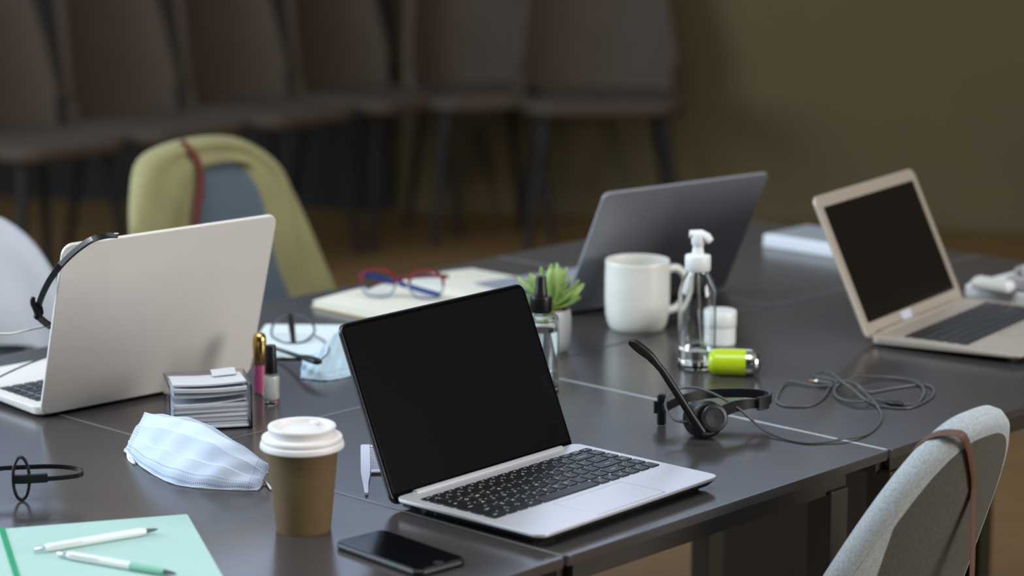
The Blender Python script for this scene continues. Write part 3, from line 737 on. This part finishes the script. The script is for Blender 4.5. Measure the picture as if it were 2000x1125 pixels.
# ------------------------------------------------------------------ notebook with spectacles
nb = thing('notebook', 'open cream notebook under the red spectacles, left of the plant', 'notebook', tn(2.548, 2.815, Z), TY)
def page(x0, x1, hump):
    def F(u, v):
        x = x0 + (x1 - x0)*u; s = u if x1 > x0 else u
        return (x, -.215*v, .0118*1.0 - .0 + hump(u))
    return F
BW = .172
hl = lambda u: .0035*math.sin(PI*u*.9) + .0015*u - .006*max(0, (u - .85)/.15)**2
mb = MB().rings([[(BW*u - 0, y, .002) for u in [k/16 for k in range(17)]] + [(BW*u, y, .0105 + hl(u)) for u in [k/16 for k in range(16, -1, -1)]] for y in (-.215, 0)])
obj('page_block', mb, M_cream, nb, label='left page block')
mb = MB().rings([[(BW + BW*u, y, .002) for u in [k/16 for k in range(17)]] + [(BW + BW*u, y, .0105 + hl(1 - u)) for u in [k/16 for k in range(16, -1, -1)]] for y in (-.215, 0)])
obj('page_block', mb, M_cream, nb, label='right page block')
obj('cover', MB().box(-.003, 2*BW + .003, -.218, .003, 0, .002, .0006), mat('kraft cover', (190, 172, 130), .7), nb, label='tan cover')

gl = thing('spectacles', 'red rimmed spectacles standing on the open cream notebook', 'glasses', (-0.1640, 3.7715, 0.7562), -.16)
def lens_path(cx, w_, h_, z0):
    P = []
    for k in range(40):
        a = 2*PI*k/40; c, s_ = math.cos(a), math.sin(a)
        P.append((cx + w_/2*math.copysign(abs(c)**.8, c), -.10*0, z0 + h_/2 + h_/2*math.copysign(abs(s_)**.85, s_)))
    return P
for cx, sgn in ((-.038, -1), (.036, 1)):
    P = lens_path(cx, .052, .043, .001)
    top = P[0:21]; bot = P[20:40] + P[0:1]
    g = obj('rim', MB().tube(top, .0023, 8), M_red, gl, label='red upper rim')
    obj('lower_rim', MB().tube(bot, .0011, 8), mat('grey blue rim', (70, 84, 120), .3), g, label='thin grey blue lower rim')
    obj('lens', MB().rings([[(p[0]*.0 + cx + (p[0] - cx)*.97, y, p[2]) for p in P] for y in (-.0006, .0006)]), M_lens, g)
    obj('end_piece', MB().tube([(sgn*.060, 0, .033), (sgn*.067, .0, .035), (sgn*.068, .005, .035)], .0022, 8), M_red, gl)
obj('temple', MB().strip(spl([(-.066, .004, .034), (-.055, .008, .0325), (-.02, .012, .024), (.02, .012, .013), (.055, .010, .005)], 6), [.0085]*10 + [.0075]*15, .0022), M_blue, gl, label='folded blue temple arm')
obj('temple', MB().strip(spl([(.067, .006, .034), (.06, .018, .033), (.02, .021, .030), (-.03, .020, .022), (-.06, .016, .010)], 6), [.005]*25, .0022), M_red, gl, label='folded red temple arm')
obj('bridge', MB().tube(spl([(-.0130, 0, .029), (-.001, -.001, .033), (.011, 0, .029)], 6), .0017, 8), M_red, gl)
for sx in (-1, 1): obj('nose_pad', MB().prism(.004, .008, .0018, -.0012, .0012, .0008, m=Matrix.Translation((-.001 + sx*.009, .004, .020)) @ Matrix.Rotation(PI/2, 4, 'X')), M_white, gl)

# ------------------------------------------------------------------ papers with a thin headset on them
pp = thing('paper_sheets', 'white printed sheets lying between the lip gloss and the notebook', 'paper', (-.217, 3.545, Z), -.03)
for k in range(3):
    obj('sheet', MB().sheet(6, 6, lambda u, v: ((u - .5)*.297, (v - .5)*.21, .0009 + .0012*k + .0006*math.sin(u*4 + k)), .0006, uv=False), mat('white print paper', (226, 238, 242), .7), pp, (0.004*k, -.003*k, 0), (0, 0, .015*(k - 1)))
h2 = thing('headset', 'thin black hoop headset with a microphone boom lying on the white sheets', 'headset', (-0.3103, 3.5292, 0.7440))
o2 = Vector((-0.3103, 3.5292, 0.7440)); 
rel = lambda P, o: [Vector(p) - o for p in P]
obj('headband', MB().tube(spl(rel([(-0.3423, 3.5633, 0.7460), (-0.3415, 3.5733, 0.7580), (-0.3291, 3.5605, 0.7720), (-0.3125, 3.5627, 0.7760), (-0.2944, 3.5547, 0.7740), (-0.2828, 3.5528, 0.7640), (-0.2806, 3.5509, 0.7540), (-0.2875, 3.5434, 0.7460), (-0.2973, 3.5215, 0.7450), (-0.3172, 3.5183, 0.7450), (-0.3320, 3.5379, 0.7450)], o2), 6, True), .0017, 8, True), M_cord, h2)
obj('ear_pad', MB().tube(rel([(-0.3135, 3.5407, 0.7800), (-0.3125, 3.5507, 0.7600), (-0.3080, 3.5204, 0.7460)], o2), [.0040, .0046, .0034], 12), M_blackpl, h2)
obj('boom', MB().tube(spl(rel([(-0.3318, 3.4586, 0.7520), (-0.3084, 3.4173, 0.7550), (-0.2863, 3.3624, 0.7620), (-0.2736, 3.3332, 0.7660)], o2), 4), .0030, 8), M_blackpl, h2)
obj('microphone', MB().tube(rel([(-0.2819, 3.3508, 0.7640), (-0.2718, 3.3289, 0.7670), (-0.2579, 3.3067, 0.7680), (-0.2536, 3.3037, 0.7680)], o2), [.0030, .0048, .0048, .0030], 12, flat=1.3), M_blackpl, h2)
obj('cable', MB().tube(spl(rel([(-0.2827, 3.5666, 0.7460), (-0.2679, 3.5335, 0.7460), (-0.2500, 3.4069, 0.7660), (-0.2458, 3.3289, 0.7740), (-0.2508, 3.3032, 0.7730), (-0.2542, 3.3024, 0.7690)], o2), 6), .0011, 8), M_cord, h2)

# ------------------------------------------------------------------ front headset
o1 = Vector((0.2352, 3.0122, 0.7400)); hs = thing('headset', 'black single ear headset with a raised microphone boom, right of the front laptop', 'headset', o1)
R1 = lambda P: rel(P, o1)
fc = Vector((.30, -.93, .20)).normalized()   # cup axis, towards the viewer and a little right
MC = Vector((0, 0, 1)).rotation_difference(fc).to_matrix().to_4x4()
cc = Vector((0, .004, .0242))
MT = Matrix.Translation(cc) @ MC @ Matrix.Scale(.93, 4)
obj('ear_cup', MB().lathe([(0, -.016), (.019, -.016), (.0235, -.013), (.0250, -.006), (.0250, .002), (.0238, .006), (.0205, .0085), (0, .0085)], 48, m=MT), M_blackpl, hs)
obj('ear_cushion', MB().lathe([(.008, -.026), (.019, -.026), (.0232, -.023), (.0235, -.017), (.021, -.0155), (.008, -.0155)], 48, m=MT, loop=True), M_black, hs)
dd = Matrix.Translation(cc + Vector((.007, -.001, .002))) @ MC
obj('cup_disc', MB().lathe([(0, .0088), (.0168, .0078), (.0172, .0100), (.0160, .0112), (.0122, .0116), (.0114, .0106), (.0, .0102)], 48, m=dd), mat('satin black disc', (34, 35, 38), .3), hs)
bo = spl(R1([(0.2271, 2.9905, 0.7560), (0.2167, 3.0029, 0.7700), (0.2041, 3.0041, 0.7920), (0.1916, 3.0056, 0.8120), (0.1799, 3.0100, 0.8300), (0.1687, 3.0114, 0.8430), (0.1572, 3.0058, 0.8500), (0.1478, 3.0040, 0.8580), (0.1409, 3.0025, 0.8640)]), 6)
bo = spl([(0.2284, 2.9750, 0.7582), (0.2146, 2.9740, 0.7793), (0.2020, 2.9730, 0.7998), (0.1882, 2.9720, 0.8214), (0.1763, 2.9710, 0.8392), (0.1645, 2.9700, 0.8508)], 5)
obj('boom', MB().tube(rel(bo, o1), [.0052 - .0012*k/25 for k in range(len(bo))], 12, flat=.75), M_blackpl, hs)
obj('microphone', MB().tube(rel(spl([(0.1769, 2.9710, 0.8380), (0.1657, 2.9700, 0.8520), (0.1559, 2.9700, 0.8601), (0.1473, 2.9700, 0.8670), (0.1418, 2.9700, 0.8707), (0.1394, 2.9700, 0.8726)], 4), o1), [.0040, .0042, .0044, .0048, .0052, .0055, .0058, .0060, .0061, .0062, .0062, .0062, .0060, .0058, .0054, .0050, .0045, .0040, .0034, .0026, .0018], 14, flat=.7), M_blackpl, hs)
band = spl(R1([(0.2476, 3.0181, 0.7680), (0.2658, 3.0363, 0.7730), (0.2862, 3.0542, 0.7730), (0.3079, 3.0645, 0.7730), (0.3189, 3.0801, 0.7730), (0.3188, 3.0984, 0.7730), (0.3005, 3.1076, 0.7740), (0.2752, 3.1103, 0.7740), (0.2463, 3.1090, 0.7730), (0.2197, 3.0945, 0.7720), (0.1994, 3.0738, 0.7700), (0.1867, 3.0613, 0.7660)]), 6)
obj('headband', MB().strip(band, [.018 - .006*min(1, k/14) for k in range(len(band))], .0042), M_blackpl, hs)
obj('band_end_stop', MB().strip(R1([(0.3022, 3.0567, 0.7730), (0.3088, 3.0606, 0.7730), (0.3151, 3.0671, 0.7730)]), .0165, .0062), M_blackpl, hs)
pdm = Matrix.Translation(Vector((0.1853, 3.0761, 0.7400)) - o1 + Vector((0, .002, 0))) @ Matrix.Rotation(.15, 4, 'Z')
obj('temple_pad', MB().prism(.0115, .007, .0033, .0005, .0405, .0028, m=pdm, n=5), M_blackpl, hs)
obj('pad_joint', MB().prism(.006, .006, .002, .016, .032, .001, -.007, 0, m=pdm), M_blackpl, hs)
cordA = [(0.2176, 3.0143, 0.7600), (0.2081, 3.0116, 0.7620), (0.1976, 3.0137, 0.7640), (0.1889, 3.0251, 0.7720), (0.1877, 3.0392, 0.7800), (0.1946, 3.0511, 0.7880), (0.2109, 3.0611, 0.7920), (0.2296, 3.0585, 0.7920), (0.2510, 3.0488, 0.7860), (0.2758, 3.0428, 0.7720), (0.2954, 3.0474, 0.7540), (0.3098, 3.0323, 0.7450), (0.3294, 3.0096, 0.7420), (0.3551, 2.9895, 0.7416), (0.3835, 2.9944, 0.7422), (0.4030, 3.0021, 0.7440), (0.4274, 3.0217, 0.7420), (0.4463, 3.0551, 0.7416), (0.4623, 3.1054, 0.7416), (0.4658, 3.1531, 0.7420), (0.4624, 3.1905, 0.7440), (0.4547, 3.2264, 0.7480), (0.4441, 3.2630, 0.7500), (0.4322, 3.2798, 0.7480),
  (0.4163, 3.2594, 0.7440), (0.4030, 3.2148, 0.7420), (0.3833, 3.1759, 0.7416), (0.3563, 3.1679, 0.7416), (0.3402, 3.1893, 0.7416), (0.3482, 3.2423, 0.7420), (0.3644, 3.2947, 0.7430), (0.3817, 3.2861, 0.7430), (0.3997, 3.2719, 0.7430), (0.4249, 3.2694, 0.7450), (0.4397, 3.2605, 0.7520), (0.4567, 3.2974, 0.7500), (0.4891, 3.3194, 0.7440), (0.5207, 3.3120, 0.7430), (0.5351, 3.2947, 0.7430), (0.5383, 3.2550, 0.7430), (0.5296, 3.2121, 0.7420), (0.5161, 3.1805, 0.7418), (0.5003, 3.1751, 0.7418), (0.4828, 3.1904, 0.7420), (0.4645, 3.1959, 0.7440), (0.4445, 3.1745, 0.7460), (0.4270, 3.1905, 0.7440), (0.4190, 3.2217, 0.7430), (0.4219, 3.2512, 0.7460), (0.4351, 3.2564, 0.7530), (0.4504, 3.2448, 0.7510), (0.4648, 3.2411, 0.7430), (0.5040, 3.2675, 0.7420), (0.5403, 3.2845, 0.7420), (0.5520, 3.2647, 0.7420), (0.5458, 3.2266, 0.7418), (0.5290, 3.1912, 0.7418), (0.5013, 3.1600, 0.7416), (0.4700, 3.1690, 0.7420), (0.4517, 3.1799, 0.7480), (0.4404, 3.2048, 0.7540), (0.4311, 3.2356, 0.7560), (0.4281, 3.2862, 0.7520), (0.4233, 3.3404, 0.7460), (0.4100, 3.3429, 0.7440), (0.4047, 3.3265, 0.7430), (0.4168, 3.3136, 0.7440), (0.4335, 3.2947, 0.7430), (0.4260, 3.2784, 0.7435)]
ca = rel(spl(cordA, 5), o1)
obj('cord', MB().tube(ca, .0016, 8), M_cord, hs, label='thin grey cord in a loose tangle')
obj('strain_relief', MB().tube(R1([(0.2188, 3.0143, 0.7600), (0.2113, 3.0129, 0.7610), (0.2025, 3.0126, 0.7630)]), [.0030, .0024, .0016], 10), M_blackpl, hs)
jA = Vector((0.4220, 3.2783, 0.7442)) - o1; jB = Vector((0.4044, 3.2897, 0.7442)) - o1; jC = Vector((0.3929, 3.2955, 0.7442)) - o1
obj('plug', MB().tube([jA, jA + (jB - jA)*.2, jB], [.0024, .0036, .0036], 14), M_cord, hs)
g = obj('plug_collar', MB().tube([jB, jB + (jC - jB)*.35], .0038, 14), M_chrome, hs)
obj('plug_tip', MB().tube([jB + (jC - jB)*.3, jC], [.0018, .0014], 12), M_gold, g)
obj('cord_slider', MB().tube(R1([(0.4787, 3.1851, 0.7440), (0.4832, 3.1798, 0.7440), (0.4947, 3.1691, 0.7440), (0.4982, 3.1664, 0.7440)]), [.002, .0042, .0042, .002], 12), M_blackpl, hs)

# ------------------------------------------------------------------ earset at the left edge
o3 = Vector((-0.5453, 2.7453, 0.7400)); es = thing('headset', 'black slim neckband headset with an upright oval loop at the left edge', 'headset', o3)
R3 = lambda P: rel(P, o3)
bn_ = spl(R3([(-0.6055, 2.7311, 0.7700), (-0.5940, 2.7583, 0.7700), (-0.5741, 2.7731, 0.7700), (-0.5437, 2.7795, 0.7700), (-0.5124, 2.7817, 0.7700), (-0.4891, 2.7731, 0.7700), (-0.4793, 2.7619, 0.7690), (-0.4818, 2.7528, 0.7680), (-0.4953, 2.7480, 0.7670), (-0.5148, 2.7453, 0.7660), (-0.5367, 2.7411, 0.7660)]), 6)
obj('neckband', MB().strip(bn_, .0052, .0024), M_blackpl, es)
lp = []
for k in range(36):
    a = 2*PI*k/36; lp.append(Vector((.0082*math.cos(a), .0045*math.cos(a), .0262 + .0245*math.sin(a))))
obj('ear_loop', MB().tube(lp, .0019, 10, True), M_blackpl, es)
obj('earpiece', MB().strip(R3([(-0.5518, 2.7397, 0.7670), (-0.5421, 2.7397, 0.7670), (-0.5160, 2.7459, 0.7670)]), .0100, .0062), M_blackpl, es)
obj('earpiece_ridge', MB().strip(R3([(-0.5516, 2.7451, 0.7690), (-0.5349, 2.7472, 0.7690), (-0.5178, 2.7534, 0.7690)]), .0022, .0070), mat('grey plastic', (70, 74, 80), .35), es)

# ------------------------------------------------------------------ headset hung on the left laptop lid
o4 = Vector((-0.5860, 3.1000, 0.8854)); hh_ = thing('headset', 'black headband headset hooked over the corner of the silver left laptop', 'headset', o4)
R4 = lambda P: rel(P, o4)
hb = spl(R4([(-0.4852, 3.0850, 0.9783), (-0.4946, 3.0620, 0.9819), (-0.5083, 3.0500, 0.9797), (-0.5265, 3.0450, 0.9680), (-0.5444, 3.0450, 0.9516), (-0.5615, 3.0600, 0.9303), (-0.5759, 3.0800, 0.9070), (-0.5859, 3.1000, 0.8867)]), 6)
obj('headband', MB().strip(hb, .0078, .0026, up=(.7, -.2, -.6)), M_blackpl, hh_)
mid = hb[12:26]
obj('band_inlay', MB().strip([p + Vector((0, -.0010, .0014)) for p in mid], .0060, .0018, up=(.7, -.2, -.6)), mat('satin steel', (170, 180, 190), .3, metal=.7), hh_, label='pale shiny inlay')
obj('band_tip', MB().tube(R4([(-0.4873, 3.0830, 0.9793), (-0.4834, 3.0900, 0.9784)]), .0022, 8), M_gold, hh_, label='small gold end')
obj('earpiece', MB().tube(spl(R4([(-0.5918, 3.1000, 0.8984), (-0.5927, 3.1000, 0.8919), (-0.5892, 3.1000, 0.8841), (-0.5863, 3.1000, 0.8764), (-0.5897, 3.1000, 0.8712)]), 4), [.0026, .003, .0032, .0034, .0036, .004, .0042, .0044, .0046, .0048, .005, .0052, .0054, .0052, .005, .0046, .004], 12), M_blackpl, hh_)
obj('clip', MB().strip(spl(R4([(-0.5853, 3.1000, 0.8867), (-0.5837, 3.1000, 0.8790), (-0.5858, 3.1000, 0.8738), (-0.5825, 3.1150, 0.8640), (-0.5784, 3.1400, 0.8520)]), 5), .0080, .005, up=(1, .2, .3)), M_blackpl, hh_)
obj('cable', MB().tube(spl(R4([(-0.5791, 3.1300, 0.8555), (-0.5939, 3.1200, 0.8544), (-0.6093, 3.1000, 0.8543), (-0.6233, 3.0900, 0.8539), (-0.6496, 3.0800, 0.8575)]), 6), .0016, 8), M_cordl, hh_, label='white cable')
o5 = Vector((-0.6861, 3.3389, 0.7400)); ck = thing('cable', 'thin dark cable crossing the deck of the silver left laptop', 'cable', o5)
obj('cable_run', MB().tube(spl(rel([(-0.6845, 3.2000, 0.7579), (-0.6617, 3.2200, 0.7680), (-0.6387, 3.2400, 0.7761), (-0.6207, 3.2700, 0.7787), (-0.6024, 3.3000, 0.7793)], o5), 6), .0012, 8), M_cord, ck)

# ------------------------------------------------------------------ white things at the far right
w1 = thing('book', 'thick white book with a grey cover behind the right laptop', 'book', tn(3.413, 2.631, Z), TY)
obj('page_block', MB().box(0, .115, -.27, 0, .002, .020, .002), M_paper, w1, label='white page block')
obj('cover', MB().box(.010, .117, -.272, -.006, .020, .0225, .0008), mat('grey cover', (140, 146, 150), .6), w1, label='grey top cover')
obj('back_cover', MB().box(0, .117, -.272, .002, 0, .002, .0006), M_white, w1)
w2 = thing('paper_pad', 'white thick pad carrying small white things at the right edge', 'pad', tn(3.275, 2.135, Z), TY)
obj('page_block', MB().box(0, .15, -.26, 0, .002, .024, .004), M_white, w2)
obj('cardboard_back', MB().box(0, .15, -.26, 0, 0, .002), mat('grey board', (150, 156, 160), .7), w2)
bz = Z + .0241
w3 = thing('white_box', 'small white ridged box lying on the white pad at right', 'box', (0.6941, 3.8092, 0.7642), TY)
mb = MB().box(0, .028, -.066, 0, 0, .015, .004); obj('box_body', mb, M_white, w3)
for k in range(6): obj('ridge', MB().box(.004, .024, -.060 + k*.010, -.055 + k*.010, .0145, .0175, .001), M_white, w3)
w4 = thing('tape_dispenser', 'pale grey dispenser with a round top on the white pad', 'dispenser', (0.7455, 3.7976, 0.7642), TY)
obj('dispenser_body', MB().box(0, .03, -.07, 0, 0, .022, .004), mat('pale grey plastic', (176, 172, 182), .4), w4)
obj('tape_roll', MB().lathe([(.006, -.007), (.0125, -.007), (.0125, .007), (.006, .007)], 32, m=Matrix.Translation((.015, -.022, .026)) @ Matrix.Rotation(PI/2, 4, 'Y'), loop=True), mat('pale roll', (200, 196, 200), .5), w4)
